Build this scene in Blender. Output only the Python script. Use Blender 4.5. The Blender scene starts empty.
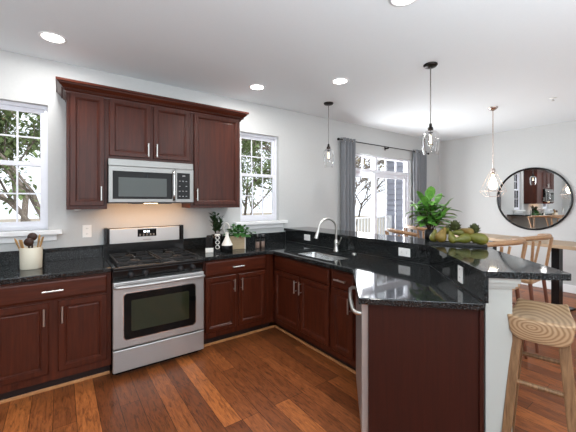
import bpy, math, random
from math import sin, cos, pi, radians
from mathutils import Vector, Matrix, geometry

scene = bpy.context.scene
COL = scene.collection
random.seed(7)

# ------------------------------------------------------------------ camera
cam_d = bpy.data.cameras.new('camera')
cam = bpy.data.objects.new('camera', cam_d)
COL.objects.link(cam)
cam.location = (-0.3434, -3.5789, 1.4548)
cam.rotation_euler = (pi/2, 0, -radians(35.87))
cam_d.sensor_width = 36
cam_d.lens = 314.68/576*36
cam_d.shift_y = -(216-201.47)/576
cam_d.clip_start = .05
cam_d.clip_end = 200
scene.camera = cam

# ------------------------------------------------------------------ world, sun, large lights, exposure
world = bpy.data.worlds.new('overcast_sky')
scene.world = world
world.use_nodes = True
wn = world.node_tree.nodes
wl = world.node_tree.links
wn.clear()
wo = wn.new('ShaderNodeOutputWorld')
wb = wn.new('ShaderNodeBackground')
wb.inputs[0].default_value = (.86, .92, 1, 1)
wb.inputs[1].default_value = 1.5
wl.new(wb.outputs[0], wo.inputs[0])

def area(name, loc, rot, sx, sy, power, color=(1, 1, 1), shape='RECTANGLE', spread=None):
    d = bpy.data.lights.new(name, 'AREA')
    d.shape = shape
    d.size = sx
    if shape in ('RECTANGLE', 'ELLIPSE'):
        d.size_y = sy
    d.energy = power
    d.color = color
    if spread:
        d.spread = spread
    o = bpy.data.objects.new(name, d)
    o.location = loc
    o.rotation_euler = rot
    COL.objects.link(o)
    return o

sd = bpy.data.lights.new('hazy_sun', 'SUN')
sd.energy = 2.0
sd.angle = radians(12)
so = bpy.data.objects.new('hazy_sun', sd)
so.rotation_euler = (radians(-48), 0, radians(200))
so.location = (0, 8, 9)
COL.objects.link(so)

# fill lights added behind the viewer, and sky light entering by the patio door
area('window_daylight_rear', (1.6, -6.42, 1.6), (radians(125), 0, 0), 5.5, 1.9, 26, (.98, .99, 1))
area('window_daylight_side', (-2.52, -3.6, 1.6), (radians(120), 0, radians(-90)), 3.0, 1.7, 10, (.98, .99, 1))
area('slider_daylight', (4.3, .28, 1.2), (radians(-92), 0, radians(28)), 1.7, 2.0, 95, (.96, .98, 1))
# upward fill light added behind the viewer, brightening the room off the ceiling
area('bounced_flash', (-.2, -4.9, 1.36), (radians(180), 0, 0), 3.8, 2.0, 190, (.84, .94, 1))

scene.view_settings.view_transform = 'Standard'
scene.view_settings.look = 'None'
scene.view_settings.gamma = 1
scene.view_settings.use_curve_mapping = False
scene.view_settings.exposure = 0.3

# ------------------------------------------------------------------ materials
def S(r, g, b):
    f = lambda c: (c/255/12.92 if c/255 <= .04045 else ((c/255+.055)/1.055)**2.4)
    return (f(r), f(g), f(b), 1)

def princ(name, color, rough=.5, metal=0, spec=.5, coat=0, coat_rough=.1, trans=0, emit=None, estr=0, ior=1.45):
    m = bpy.data.materials.new(name)
    m.use_nodes = True
    b = m.node_tree.nodes['Principled BSDF']
    b.inputs['Base Color'].default_value = color
    b.inputs['Roughness'].default_value = rough
    b.inputs['Metallic'].default_value = metal
    b.inputs['Specular IOR Level'].default_value = spec
    b.inputs['Coat Weight'].default_value = coat
    b.inputs['Coat Roughness'].default_value = coat_rough
    b.inputs['Transmission Weight'].default_value = trans
    b.inputs['IOR'].default_value = ior
    if emit:
        b.inputs['Emission Color'].default_value = emit
        b.inputs['Emission Strength'].default_value = estr
    return m

def NT(m):
    t = m.node_tree
    return t, t.nodes, t.links, t.nodes['Principled BSDF']

def coords(m, scale=(1, 1, 1), rot=(0, 0, 0), kind='Object'):
    t, n, l, b = NT(m)
    tc = n.new('ShaderNodeTexCoord')
    mp = n.new('ShaderNodeMapping')
    mp.inputs['Scale'].default_value = scale
    mp.inputs['Rotation'].default_value = rot
    l.new(tc.outputs[kind], mp.inputs['Vector'])
    return mp.outputs['Vector']

def ramp(m, stops):
    t, n, l, b = NT(m)
    r = n.new('ShaderNodeValToRGB')
    e = r.color_ramp.elements
    while len(e) < len(stops):
        e.new(.5)
    for i, (p, c) in enumerate(stops):
        e[i].position = p
        e[i].color = c
    return r

def noise(m, vec, scale, detail=4, rough=.6, dist=0):
    t, n, l, b = NT(m)
    x = n.new('ShaderNodeTexNoise')
    x.inputs['Scale'].default_value = scale
    x.inputs['Detail'].default_value = detail
    x.inputs['Roughness'].default_value = rough
    x.inputs['Distortion'].default_value = dist
    l.new(vec, x.inputs['Vector'])
    return x

def grained(name, c1, c2, rough=.4, scale=(18, 18, 1.2), nscale=3, coat=0, bump=0, rot=(0, 0, 0), spec=.5, coat_rough=.1):
    m = princ(name, c1, rough, coat=coat, spec=spec, coat_rough=coat_rough)
    t, n, l, b = NT(m)
    v = coords(m, scale, rot)
    x = noise(m, v, nscale, 6, .65, .4)
    r = ramp(m, [(.3, c1), (.72, c2)])
    l.new(x.outputs['Fac'], r.inputs['Fac'])
    l.new(r.outputs['Color'], b.inputs['Base Color'])
    if bump:
        bp = n.new('ShaderNodeBump')
        bp.inputs['Strength'].default_value = bump
        bp.inputs['Distance'].default_value = .002
        l.new(x.outputs['Fac'], bp.inputs['Height'])
        l.new(bp.outputs['Normal'], b.inputs['Normal'])
    return m

M = {}
M['wall'] = grained('wall_paint', S(197, 198, 197), S(201, 202, 201), .7, (1, 1, 1), 40, spec=.2)
M['ceiling'] = grained('ceiling_paint', S(234, 240, 243), S(236, 242, 245), .8, (1, 1, 1), 60, spec=.1)
M['post'] = princ('knee_wall_paint', S(172, 173, 168), .6, spec=.2)
M['trim'] = princ('white_trim_paint', S(238, 238, 238), .4)
M['vinyl'] = princ('white_vinyl', S(232, 233, 240), .35)
M['cherry'] = grained('cherry_wood', S(53, 19, 9), S(84, 36, 19), .34, (22, 22, 1.3), 2.2, coat=.06, coat_rough=.2, spec=.34)
M['cherry_h'] = grained('cherry_wood_crosswise', S(53, 19, 9), S(84, 36, 19), .34, (1.3, 22, 22), 2.2, coat=.06, coat_rough=.2, spec=.34)
M['espresso'] = grained('dark_cherry_panel', S(40, 14, 8), S(56, 21, 13), .42, (20, 20, 1.0), 2.4, spec=.3)
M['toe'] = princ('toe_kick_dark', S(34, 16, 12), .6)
M['moulding'] = grained('oak_moulding', S(172, 116, 72), S(204, 146, 96), .4, (4, 4, 4), 4)
M['nickel'] = princ('brushed_nickel', S(205, 203, 198), .28, 1)
M['chrome'] = princ('chrome', S(225, 225, 225), .08, 1)
M['black'] = princ('black_enamel', S(16, 16, 17), .18)
M['knob'] = princ('satin_black_knob', S(58, 58, 60), .3, .6)
M['iron'] = princ('cast_iron', S(24, 24, 25), .5)
M['blackglass'] = princ('black_glass', S(10, 11, 11), .05, spec=.25)
M['ovenglass'] = princ('oven_window_glass', S(40, 44, 30), .06, spec=.5)
M['mwglass'] = princ('microwave_window_glass', S(84, 90, 88), .09, spec=.35)
M['white_ceramic'] = princ('white_ceramic', S(236, 232, 224), .3)
M['cream'] = princ('cream_glazed_ceramic', S(226, 218, 198), .35)
M['plastic_w'] = princ('white_plastic', S(240, 239, 236), .35)
M['grey_btn'] = princ('grey_print', S(150, 150, 150), .5)
M['bronze'] = princ('dark_bronze', S(44, 40, 38), .35, .8)
M['rodgrey'] = princ('satin_grey_rod', S(120, 118, 116), .35, .8)
M['copper'] = princ('rose_nickel', S(206, 190, 182), .25, 1)
M['soil'] = princ('potting_soil', S(40, 28, 20), .9)
M['tan'] = grained('tan_board', S(170, 148, 116), S(190, 168, 134), .5, (3, 3, 14), 4)
M['spoonwood'] = grained('olive_wood', S(164, 120, 70), S(205, 165, 110), .5, (30, 30, 4), 3)
M['spoondark'] = princ('dark_walnut_utensil', S(58, 36, 26), .45)
M['curtain'] = grained('grey_linen', S(128, 130, 134), S(142, 144, 148), .85, (60, 60, 8), 6, spec=.1)
M['chairwood'] = grained('chair_elm', S(140, 104, 72), S(172, 134, 98), .45, (14, 14, 14), 2.5)
M['chairdark'] = grained('chair_walnut_leg', S(86, 46, 30), S(112, 62, 40), .45, (14, 14, 2), 2.5)
M['tablewood'] = grained('table_oak', S(156, 132, 106), S(180, 156, 128), .4, (14, 1.5, 14), 3)
M['mirror'] = princ('mirror_silver', (.92, .93, .93, 1), .01, 1)
M['leaf'] = grained('leaf_bright_green', S(64, 122, 44), S(124, 178, 78), .42, (6, 6, 6), 4)
M['leaf_d'] = grained('leaf_dark_green', S(26, 48, 26), S(46, 78, 40), .45, (6, 6, 6), 4)
M['leaf_m'] = grained('leaf_herb_green', S(28, 72, 26), S(58, 118, 42), .45, (8, 8, 8), 4)
M['pear'] = grained('pear_skin', S(76, 84, 26), S(120, 114, 44), .42, (1, 1, 1), 9)
M['pear_b'] = grained('russet_pear_skin', S(104, 80, 30), S(132, 112, 48), .5, (1, 1, 1), 9)
M['arti'] = grained('artichoke_skin', S(44, 52, 24), S(84, 90, 44), .6, (1, 1, 1), 30)
M['stem'] = princ('brown_stem', S(72, 52, 34), .7)
M['slate'] = princ('black_slate', S(22, 22, 22), .5)
M['bark'] = grained('tree_bark', S(96, 84, 74), S(160, 148, 136), .9, (6, 6, 2), 5)
M['tleaf'] = grained('tree_leaf_green', S(84, 106, 62), S(150, 166, 112), .6, (1, 1, 1), 1.5)
M['tleaf2'] = grained('tree_leaf_autumn', S(150, 134, 100), S(190, 176, 140), .6, (1, 1, 1), 1.5)
M['siding'] = princ('blue_grey_siding', S(166, 168, 180), .6)
M['grass'] = grained('lawn', S(128, 118, 104), S(160, 150, 132), .95, (1, 1, 1), 2)
M['deckwood'] = grained('deck_boards', S(120, 112, 104), S(150, 142, 132), .8, (1, 12, 1), 2)
M['shingle'] = princ('roof_shingle', S(80, 80, 86), .9)

# stainless steel, horizontally brushed
m = princ('brushed_stainless', S(186, 186, 185), .33, .72)
t, n, l, b = NT(m)
x = noise(m, coords(m, (1.5, 200, 200)), 3, 3)
r = ramp(m, [(.3, (.30, .30, .30, 1)), (.7, (.36, .36, .36, 1))])
l.new(x.outputs['Fac'], r.inputs['Fac'])
l.new(r.outputs['Color'], b.inputs['Roughness'])
M['steel'] = m
M['steel_b'] = princ('sink_stainless', S(215, 215, 214), .25, 1)

# black granite
m = princ('black_granite', S(18, 19, 20), .06, spec=.42)
t, n, l, b = NT(m)
v = coords(m, (1, 1, 1))
x = noise(m, v, 150, 3, .75)
r = ramp(m, [(.46, S(13, 14, 14)), (.58, S(40, 43, 45)), (.70, S(118, 120, 118))])
l.new(x.outputs['Fac'], r.inputs['Fac'])
l.new(r.outputs['Color'], b.inputs['Base Color'])
M['granite'] = m

# walnut plank floor, planks along Y
m = princ('walnut_plank_floor', S(100, 58, 34), .36, spec=.35)
t, n, l, b = NT(m)
v = coords(m, (1, 1, 1), (0, 0, pi/2))
br = n.new('ShaderNodeTexBrick')
br.inputs['Scale'].default_value = 1
br.inputs['Brick Width'].default_value = 1.7
br.inputs['Row Height'].default_value = .128
br.inputs['Mortar Size'].default_value = .0016
br.inputs['Mortar Smooth'].default_value = .3
br.inputs['Bias'].default_value = -.05
br.inputs['Color1'].default_value = (0, 0, 0, 1)
br.inputs['Color2'].default_value = (1, 1, 1, 1)
br.inputs['Mortar'].default_value = (.2, .2, .2, 1)
br.offset = .37
br.offset_frequency = 3
l.new(v, br.inputs['Vector'])
pr = ramp(m, [(0, S(112, 62, 34)), (.35, S(130, 74, 40)), (.75, S(150, 87, 47)), (1, S(190, 114, 60))])
l.new(br.outputs['Color'], pr.inputs['Fac'])
gv = coords(m, (11, 1.5, 1))
g1 = noise(m, gv, 5, 8, .7, 1.2)
gr = ramp(m, [(.32, (.26, .24, .25, 1)), (.47, (.78, .75, .73, 1)), (.70, (1.3, 1.27, 1.22, 1))])
l.new(g1.outputs['Fac'], gr.inputs['Fac'])
mx = n.new('ShaderNodeMix')
mx.data_type = 'RGBA'
mx.blend_type = 'MULTIPLY'
mx.inputs['Factor'].default_value = 1
l.new(pr.outputs['Color'], mx.inputs[6])
l.new(gr.outputs['Color'], mx.inputs[7])
mm = n.new('ShaderNodeMix')
mm.data_type = 'RGBA'
mm.blend_type = 'MIX'
l.new(br.outputs['Fac'], mm.inputs['Factor'])
l.new(mx.outputs[2], mm.inputs[6])
mm.inputs[7].default_value = S(38, 20, 12)
l.new(mm.outputs[2], b.inputs['Base Color'])
rr = ramp(m, [(.3, (.3, .3, .3, 1)), (.7, (.46, .46, .46, 1))])
l.new(g1.outputs['Fac'], rr.inputs['Fac'])
l.new(rr.outputs['Color'], b.inputs['Roughness'])
M['floor'] = m

# stool wood with bold growth rings
m = princ('ringed_ash_wood', S(170, 130, 88), .42)
t, n, l, b = NT(m)
v = coords(m, (1, 1, 1))
mp2 = n.new('ShaderNodeMapping')
mp2.inputs['Location'].default_value = (.03, .07, -1.46)
mp2.inputs['Scale'].default_value = (1, .5, 1.8)
tc = n.new('ShaderNodeTexCoord')
l.new(tc.outputs['Object'], mp2.inputs['Vector'])
wv = n.new('ShaderNodeTexWave')
wv.wave_type = 'RINGS'
wv.rings_direction = 'SPHERICAL'
wv.inputs['Scale'].default_value = 15
wv.inputs['Distortion'].default_value = 1.6
wv.inputs['Detail'].default_value = 2
wv.inputs['Detail Scale'].default_value = 1.2
l.new(mp2.outputs['Vector'], wv.inputs['Vector'])
r = ramp(m, [(.0, S(138, 108, 78)), (.5, S(164, 134, 102)), (1, S(178, 148, 116))])
l.new(wv.outputs['Fac'], r.inputs['Fac'])
l.new(r.outputs['Color'], b.inputs['Base Color'])
M['ringwood'] = m
M['stoolleg'] = grained('ash_leg', S(96, 68, 44), S(150, 114, 80), .45, (34, 34, 2.2), 2.2)

def thin_glass(name, refl=.08, tint=(1, 1, 1, 1)):
    m = bpy.data.materials.new(name)
    m.use_nodes = True
    t = m.node_tree
    t.nodes.clear()
    o = t.nodes.new('ShaderNodeOutputMaterial')
    tr = t.nodes.new('ShaderNodeBsdfTransparent')
    tr.inputs[0].default_value = tint
    gl = t.nodes.new('ShaderNodeBsdfGlossy')
    gl.inputs['Roughness'].default_value = .02
    mx = t.nodes.new('ShaderNodeMixShader')
    lw = t.nodes.new('ShaderNodeLayerWeight')
    lw.inputs['Blend'].default_value = refl
    t.links.new(lw.outputs['Fresnel'], mx.inputs[0])
    t.links.new(tr.outputs[0], mx.inputs[1])
    t.links.new(gl.outputs[0], mx.inputs[2])
    t.links.new(mx.outputs[0], o.inputs[0])
    return m
M['pane'] = thin_glass('window_glass', .06)
M['glass'] = thin_glass('clear_lamp_glass', .32, (.97, .97, .97, 1))
M['jarglass'] = thin_glass('spice_jar_glass', .25, (.92, .9, .88, 1))
M['spice'] = princ('brown_spice', S(150, 128, 116), .8)
def emis(name, col, s):
    return princ(name, col, .5, emit=col, estr=s)
M['lens'] = emis('lamp_lens', (1, .97, .92, 1), 9)
M['bulb'] = emis('warm_bulb', (1, .86, .62, 1), 6)
M['led'] = emis('clock_led', (.75, .88, 1, 1), 2.5)

# ------------------------------------------------------------------ mesh builder
class MB:
    def __init__(s):
        s.v = []; s.f = []; s.sm = []; s.mi = []; s.m = Matrix.Identity(4); s.cur = 0
    def add(s, vs, fs, smooth=False):
        o = len(s.v)
        s.v += [tuple(s.m @ Vector(p)) for p in vs]
        for f in fs:
            s.f.append([o+i for i in f]); s.sm.append(smooth); s.mi.append(s.cur)
        return s
    def box(s, x0, x1, y0, y1, z0, z1):
        v = [(x0,y0,z0),(x1,y0,z0),(x1,y1,z0),(x0,y1,z0),(x0,y0,z1),(x1,y0,z1),(x1,y1,z1),(x0,y1,z1)]
        return s.add(v, [(0,3,2,1),(4,5,6,7),(0,1,5,4),(1,2,6,5),(2,3,7,6),(3,0,4,7)])
    def cyl(s, p0, p1, r0, r1=None, n=16, cap=True):
        if r1 is None: r1 = r0
        p0 = Vector(p0); p1 = Vector(p1)
        q = (p1-p0).to_track_quat('Z', 'Y')
        vs = []
        for p, r in ((p0, r0), (p1, r1)):
            for i in range(n):
                a = 2*pi*i/n
                vs.append(p + q @ Vector((r*cos(a), r*sin(a), 0)))
        s.add(vs, [(i, (i+1) % n, n+(i+1) % n, n+i) for i in range(n)], True)
        if cap:
            s.add(vs[:n], [tuple(range(n-1, -1, -1))])
            s.add(vs[n:], [tuple(range(n))])
        return s
    def bar(s, p0, p1, w0, d0, w1=None, d1=None, up=(0, 0, 1)):
        # tapering rectangular bar
        w1 = w0 if w1 is None else w1; d1 = d0 if d1 is None else d1
        p0 = Vector(p0); p1 = Vector(p1); ax = (p1-p0).normalized()
        u = Vector(up)
        if abs(ax.dot(u)) > .95: u = Vector((0, 1, 0))
        a = ax.cross(u).normalized(); c = a.cross(ax).normalized()
        vs = []
        for p, w, d in ((p0, w0, d0), (p1, w1, d1)):
            for i, j in ((-1,-1),(1,-1),(1,1),(-1,1)):
                vs.append(p + a*(i*w/2) + c*(j*d/2))
        return s.add(vs, [(0,3,2,1),(4,5,6,7),(0,1,5,4),(1,2,6,5),(2,3,7,6),(3,0,4,7)])
    def lathe(s, prof, c=(0, 0, 0), n=24, smooth=True, ripple=0, rn=0):
        vs = []
        for r, z in prof:
            for i in range(n):
                a = 2*pi*i/n
                rr = r*(1+ripple*cos(rn*a)) if ripple else r
                vs.append((c[0]+rr*cos(a), c[1]+rr*sin(a), c[2]+z))
        fs = []
        for k in range(len(prof)-1):
            for i in range(n):
                j = (i+1) % n
                fs.append((k*n+i, k*n+j, (k+1)*n+j, (k+1)*n+i))
        s.add(vs, fs, smooth)
        if prof[0][0] > 1e-4: s.add(vs[:n], [tuple(range(n-1, -1, -1))])
        if prof[-1][0] > 1e-4: s.add(vs[-n:], [tuple(range(n))])
        return s
    def tube(s, pts, r, n=8, closed=False, flat=1.0):
        pts = [Vector(p) for p in pts]
        rs = r if isinstance(r, (list, tuple)) else [r]*len(pts)
        N = len(pts); vs = []; prev = None
        for i, p in enumerate(pts):
            if closed: tg = pts[(i+1) % N]-pts[i-1]
            else: tg = pts[min(i+1, N-1)]-pts[max(i-1, 0)]
            tg.normalize()
            if prev is None:
                u = Vector((0, 0, 1)) if abs(tg.z) < .9 else Vector((0, 1, 0))
                a = tg.cross(u).normalized()
            else:
                a = (prev - tg*prev.dot(tg)).normalized()
            prev = a; c = tg.cross(a)
            for k in range(n):
                w = 2*pi*k/n
                vs.append(p + a*(rs[i]*cos(w)) + c*(rs[i]*flat*sin(w)))
        fs = []
        for i in range(N if closed else N-1):
            j = (i+1) % N
            for k in range(n):
                k2 = (k+1) % n
                fs.append((i*n+k, i*n+k2, j*n+k2, j*n+k))
        s.add(vs, fs, True)
        if not closed:
            s.add(vs[:n], [tuple(range(n-1, -1, -1))]); s.add(vs[-n:], [tuple(range(n))])
        return s
    def prism(s, outer, z0, z1, holes=()):
        loops = [[Vector((x, y, 0)) for x, y in L] for L in [outer]+list(holes)]
        tris = geometry.tessellate_polygon(loops)
        flat = [p for L in loops for p in L]
        n = len(flat)
        vs = [(p.x, p.y, z0) for p in flat]+[(p.x, p.y, z1) for p in flat]
        fs = []
        for a, b_, c in tris:
            nz = (flat[b_]-flat[a]).cross(flat[c]-flat[a]).z
            if nz < 0: a, c = c, a
            fs.append((n+a, n+b_, n+c)); fs.append((c, b_, a))
        o = 0
        for k, L in enumerate(loops):
            m_ = len(L)
            ar = sum(L[i].x*L[(i+1) % m_].y-L[(i+1) % m_].x*L[i].y for i in range(m_))
            for i in range(m_):
                j = (i+1) % m_
                q = (o+i, o+j, n+o+j, n+o+i)
                if (ar > 0) != (k == 0): q = q[::-1]
                fs.append(q)
            o += m_
        return s.add(vs, fs)
    def rpanel(s, x0, x1, z0, z1, r_, y0, y1, n=6):
        L = []
        for cx_, cz_, a0 in ((x1-r_, z1-r_, 0), (x0+r_, z1-r_, 90), (x0+r_, z0+r_, 180), (x1-r_, z0+r_, 270)):
            for k in range(n+1):
                a = radians(a0+90*k/n)
                L.append((cx_+r_*cos(a), cz_+r_*sin(a)))
        N = len(L)
        vs = [(x, y1, z) for x, z in L]+[(x, y0, z) for x, z in L]
        return s.add(vs, [tuple(range(N))[::-1], tuple(range(N, 2*N))]+[(i, (i+1) % N, N+(i+1) % N, N+i) for i in range(N)])
    def rings(s, x0, x1, z0, z1, prof):
        # nested rectangles facing -y: prof = [(inset, y), ...]; last ring is closed
        vs = []
        for ins, y in prof:
            vs += [(x0+ins, y, z0+ins), (x1-ins, y, z0+ins), (x1-ins, y, z1-ins), (x0+ins, y, z1-ins)]
        fs = []
        for k in range(len(prof)-1):
            for i in range(4):
                j = (i+1) % 4
                fs.append((k*4+i, k*4+j, k*4+4+j, k*4+4+i))
        e = (len(prof)-1)*4
        fs.append((e, e+1, e+2, e+3)); fs.append((3, 2, 1, 0))
        return s.add(vs, fs)
    def ball(s, c, rx, ry=None, rz=None, n=14, k=9):
        ry = ry or rx; rz = rz or rx
        vs = [(c[0], c[1], c[2]-rz)]
        for i in range(1, k):
            t_ = -pi/2+pi*i/k
            for j in range(n):
                a = 2*pi*j/n
                vs.append((c[0]+rx*cos(t_)*cos(a), c[1]+ry*cos(t_)*sin(a), c[2]+rz*sin(t_)))
        vs.append((c[0], c[1], c[2]+rz))
        fs = []
        for j in range(n):
            j2 = (j+1) % n
            fs.append((0, 1+j2, 1+j))
            for i in range(k-2):
                a = 1+i*n
                fs.append((a+j, a+j2, a+n+j2, a+n+j))
            fs.append((1+(k-2)*n+j, 1+(k-2)*n+j2, len(vs)-1))
        return s.add(vs, fs, True)
    def build(s, name, mat, parent=None, bevel=0, loc=None, rz=0, seg=2):
        me = bpy.data.meshes.new(name)
        me.from_pydata([tuple(v) for v in s.v], [], s.f)
        for p, sm, mi in zip(me.polygons, s.sm, s.mi):
            p.use_smooth = sm; p.material_index = mi
        for mt in (mat if isinstance(mat, (list, tuple)) else [mat]):
            me.materials.append(M[mt] if isinstance(mt, str) else mt)
        me.update()
        o = bpy.data.objects.new(name, me)
        COL.objects.link(o)
        if parent is not None: o.parent = parent
        if loc is not None: o.location = loc
        if rz: o.rotation_euler = (0, 0, rz)
        if bevel:
            bm_ = o.modifiers.new('edge', 'BEVEL')
            bm_.width = bevel; bm_.segments = seg; bm_.limit_method = 'ANGLE'; bm_.angle_limit = radians(40)
        return o

def tag(o, label, cat, group=None):
    o['label'] = label; o['category'] = cat
    if group: o['group'] = group
    return o

def thing(name, label, cat, loc=(0, 0, 0), rz=0, group=None):
    o = bpy.data.objects.new(name, None)
    o.empty_display_size = .1
    o.location = loc; o.rotation_euler = (0, 0, rz)
    COL.objects.link(o)
    return tag(o, label, cat, group)

def struct(o):
    o['kind'] = 'structure'
    return o

def dup(root, loc, rz, label, group=None):
    r = root.copy(); COL.objects.link(r)
    r.location = loc; r.rotation_euler = (0, 0, rz); r['label'] = label
    if group: r['group'] = group
    for ch in list(root.children):
        c = ch.copy(); COL.objects.link(c); c.parent = r
        for g in list(ch.children):
            d = g.copy(); COL.objects.link(d); d.parent = c
    return r

# ------------------------------------------------------------------ room shell
H = 2.736
XL_, XR_, YF = -2.6, 6.25, -6.5
struct(MB().box(XL_-.15, XR_+.15, YF-.15, .15, -.12, 0).build('floor', 'floor'))
struct(MB().box(XL_-.15, XR_+.15, YF-.15, .15, H, H+.15).build('ceiling', 'ceiling'))

def wall_x(name, y0, y1, xa, xb, openings):
    """wall along X with rectangular openings (x0,x1,z0,z1)"""
    mb = MB()
    xs = xa
    for x0, x1, z0, z1 in sorted(openings):
        mb.box(xs, x0, y0, y1, 0, H)
        if z0 > 0: mb.box(x0, x1, y0, y1, 0, z0)
        mb.box(x0, x1, y0, y1, z1, H)
        xs = x1
    mb.box(xs, xb, y0, y1, 0, H)
    return struct(mb.build(name, 'wall'))

W1 = (-1.03, -.435, 1.20, 2.325)
W2 = (1.50, 2.087, 1.20, 2.345)
D1 = (3.30, 5.20, 0, 2.26)
wall_x('wall_back', 0, .15, XL_-.15, XR_+.15, [W1, W2, D1])
WF = (-1.15, 4.35, .6, 2.55)
wall_x('wall_front', YF-.15, YF, XL_-.15, XR_+.15, [WF])
struct(MB().box(XR_, XR_+.15, YF, 0, 0, H).build('wall_right', 'wall'))
mb = MB()
mb.box(XL_-.15, XL_, YF, -5.1, 0, H).box(XL_-.15, XL_, -2.1, 0, 0, H).box(XL_-.15, XL_, -5.1, -2.1, 0, .7).box(XL_-.15, XL_, -5.1, -2.1, 2.5, H)
struct(mb.build('wall_left', 'wall'))

def window(idx, W, sill_over):
    x0, x1, z0, z1 = W
    y0, y1 = .055, .115
    f = .03
    mb = MB()
    mb.box(x0, x0+f, y0, y1, z0, z1).box(x1-f, x1, y0, y1, z0, z1)
    mb.box(x0+f, x1-f, y0, y1, z0, z0+.035).box(x0+f, x1-f, y0, y1, z1-f, z1)
    win = struct(mb.build('window_%d' % idx, 'vinyl'))
    zm = (z0+z1)/2+.03
    # sashes
    for a, b_, yy in ((z0+.035, zm+.02, .06), (zm-.02, z1-f, .085)):
        s_ = MB(); w = .028
        s_.box(x0+f, x0+f+w, yy, yy+.025, a, b_).box(x1-f-w, x1-f, yy, yy+.025, a, b_)
        s_.box(x0+f+w, x1-f-w, yy, yy+.025, a, a+w+.012).box(x0+f+w, x1-f-w, yy, yy+.025, b_-w-.01, b_)
        s_.build('sash', 'vinyl', win)
        gx0, gx1, gz0, gz1 = x0+f+w, x1-f-w, a+w+.012, b_-w-.01
        g = MB()
        for k in (1, 2):
            xx = gx0+(gx1-gx0)*k/3
            g.box(xx-.007, xx+.007, yy+.006, yy+.016, gz0, gz1)
        zz = (gz0+gz1)/2
        g.box(gx0, gx1, yy+.005, yy+.017, zz-.007, zz+.007)
        g.build('grille', 'vinyl', win)
        MB().box(gx0, gx1, yy+.010, yy+.013, gz0, gz1).build('pane', 'pane', win)
    s_ = MB().box(x0-.10, x1+.105, -.075, .0, 1.158, 1.198).box(x0-.0, x1, 0, .055, 1.19, 1.2)
    s_.box(x0-.06, x1+.065, -.022, 0, 1.10, 1.158)
    s_.build('window_sill', 'trim', win, bevel=.006)
    return win
window(1, W1, 0)
window(2, W2, 0)

# unseen rear and side windows, added behind the viewer for fill light
mb = MB()
for xx in (WF[0], WF[0]+1.35, WF[0]+2.7, WF[0]+4.05, WF[1]-.06):
    mb.box(xx, xx+.06, YF-.1, YF-.04, WF[2], WF[3])
mb.box(WF[0], WF[1], YF-.11, YF-.05, WF[2], WF[2]+.06).box(WF[0], WF[1], YF-.11, YF-.05, WF[3]-.06, WF[3])
struct(mb.build('window_3', 'vinyl'))
mb = MB()
for yy in (-5.1, -4.13, -3.13, -2.16):
    mb.box(XL_-.1, XL_-.04, yy, yy+.06, .7, 2.5)
mb.box(XL_-.11, XL_-.05, -5.1, -2.1, .7, .76).box(XL_-.11, XL_-.05, -5.1, -2.1, 2.44, 2.5)
struct(mb.build('window_4', 'vinyl'))

# sliding patio door with transom
x0, x1, _, z1 = D1
mb = MB()
ya, yb = .03, .13
mb.box(x0, x0+.05, ya, yb, 0, z1).box(x1-.05, x1, ya, yb, 0, z1).box(x0+.05, x1-.05, ya, yb, z1-.03, z1)
mb.box(x0+.05, x1-.05, ya, yb, 1.955, 2.015).box(x0+.05, x1-.05, ya, yb, 0, .04)
mb.box(4.17, 4.23, ya, yb, 2.015, z1-.03)
door = struct(mb.build('door_1', 'vinyl', bevel=.004))
for a, b_, yy in ((x0+.05, 4.26, .09), (4.16, x1-.05, .045)):
    s_ = MB()
    s_.box(a, a+.08, yy, yy+.035, .04, 1.955).box(b_-.08, b_, yy, yy+.035, .04, 1.955)
    s_.box(a+.08, b_-.08, yy, yy+.035, .04, .15).box(a+.08, b_-.08, yy, yy+.035, 1.88, 1.955)
    s_.build('sliding_sash', 'vinyl', door, bevel=.003)
    MB().box(a+.08, b_-.08, yy+.015, yy+.019, .15, 1.88).build('pane', 'pane', door)
    if b_ > 5:
        g = MB()
        for k in (1, 2):
            xx = a+.08+(b_-a-.16)*k/3
            g.box(xx-.009, xx+.009, yy+.008, yy+.014, .15, 1.88)
        g.build('grille', 'vinyl', door)
        MB().box(b_-.06, b_-.03, yy-.035, yy-.02, .92, 1.16).box(b_-.055, b_-.035, yy-.02, yy, .93, .96).box(b_-.055, b_-.035, yy-.02, yy, 1.12, 1.15).build('door_handle', 'plastic_w', door)
for a, b_ in ((x0+.05, 4.17), (4.23, x1-.05)):
    MB().box(a, b_, .08, .084, 2.015, z1-.03).build('pane', 'pane', door)
    g = MB()
    for k in (1, 2):
        xx = a+(b_-a)*k/3
        g.box(xx-.012, xx+.012, .07, .095, 2.015, z1-.03)
    g.build('grille', 'vinyl', door)

# baseboards
struct(MB().box(XR_-.015, XR_, YF, 0, 0, .11).box(XR_-.011, XR_, YF, 0, .11, .125).build('baseboard_right', 'trim'))
struct(MB().box(2.36, D1[0], -.015, 0, 0, .11).box(D1[1], XR_-.015, -.015, 0, 0, .11).build('baseboard_back', 'trim'))
struct(MB().box(XL_, XL_+.015, YF, 0, 0, .11).build('baseboard_left', 'trim'))

# ------------------------------------------------------------------ peninsula frame: segment B at 45 degrees
O = Vector((1.998, -2.303, 0))
RB = -3*pi/4
def B(x, y):
    """local (x along the angled run toward the room, y towards the bar) -> world"""
    return (O.x-.70711*x+.70711*y, O.y-.70711*x-.70711*y)
XA = 2.185
YS = .012
def bend(y):
    """corner of the line X=XA+y with the angled line at local y"""
    s_ = (XA+y)-(O.x+.70711*(y+YS))
    return (XA+y, O.y-.70711*(y+YS)+s_)
XE = .705
# knee wall carrying the bar
poly = [(XA+.021, 0), bend(.021), B(XE, .021+YS), B(XE, .152+YS), bend(.152), (XA+.152, 0)]
struct(MB().prism(poly, 0, 1.05).build('wall_peninsula', 'post'))
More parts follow.
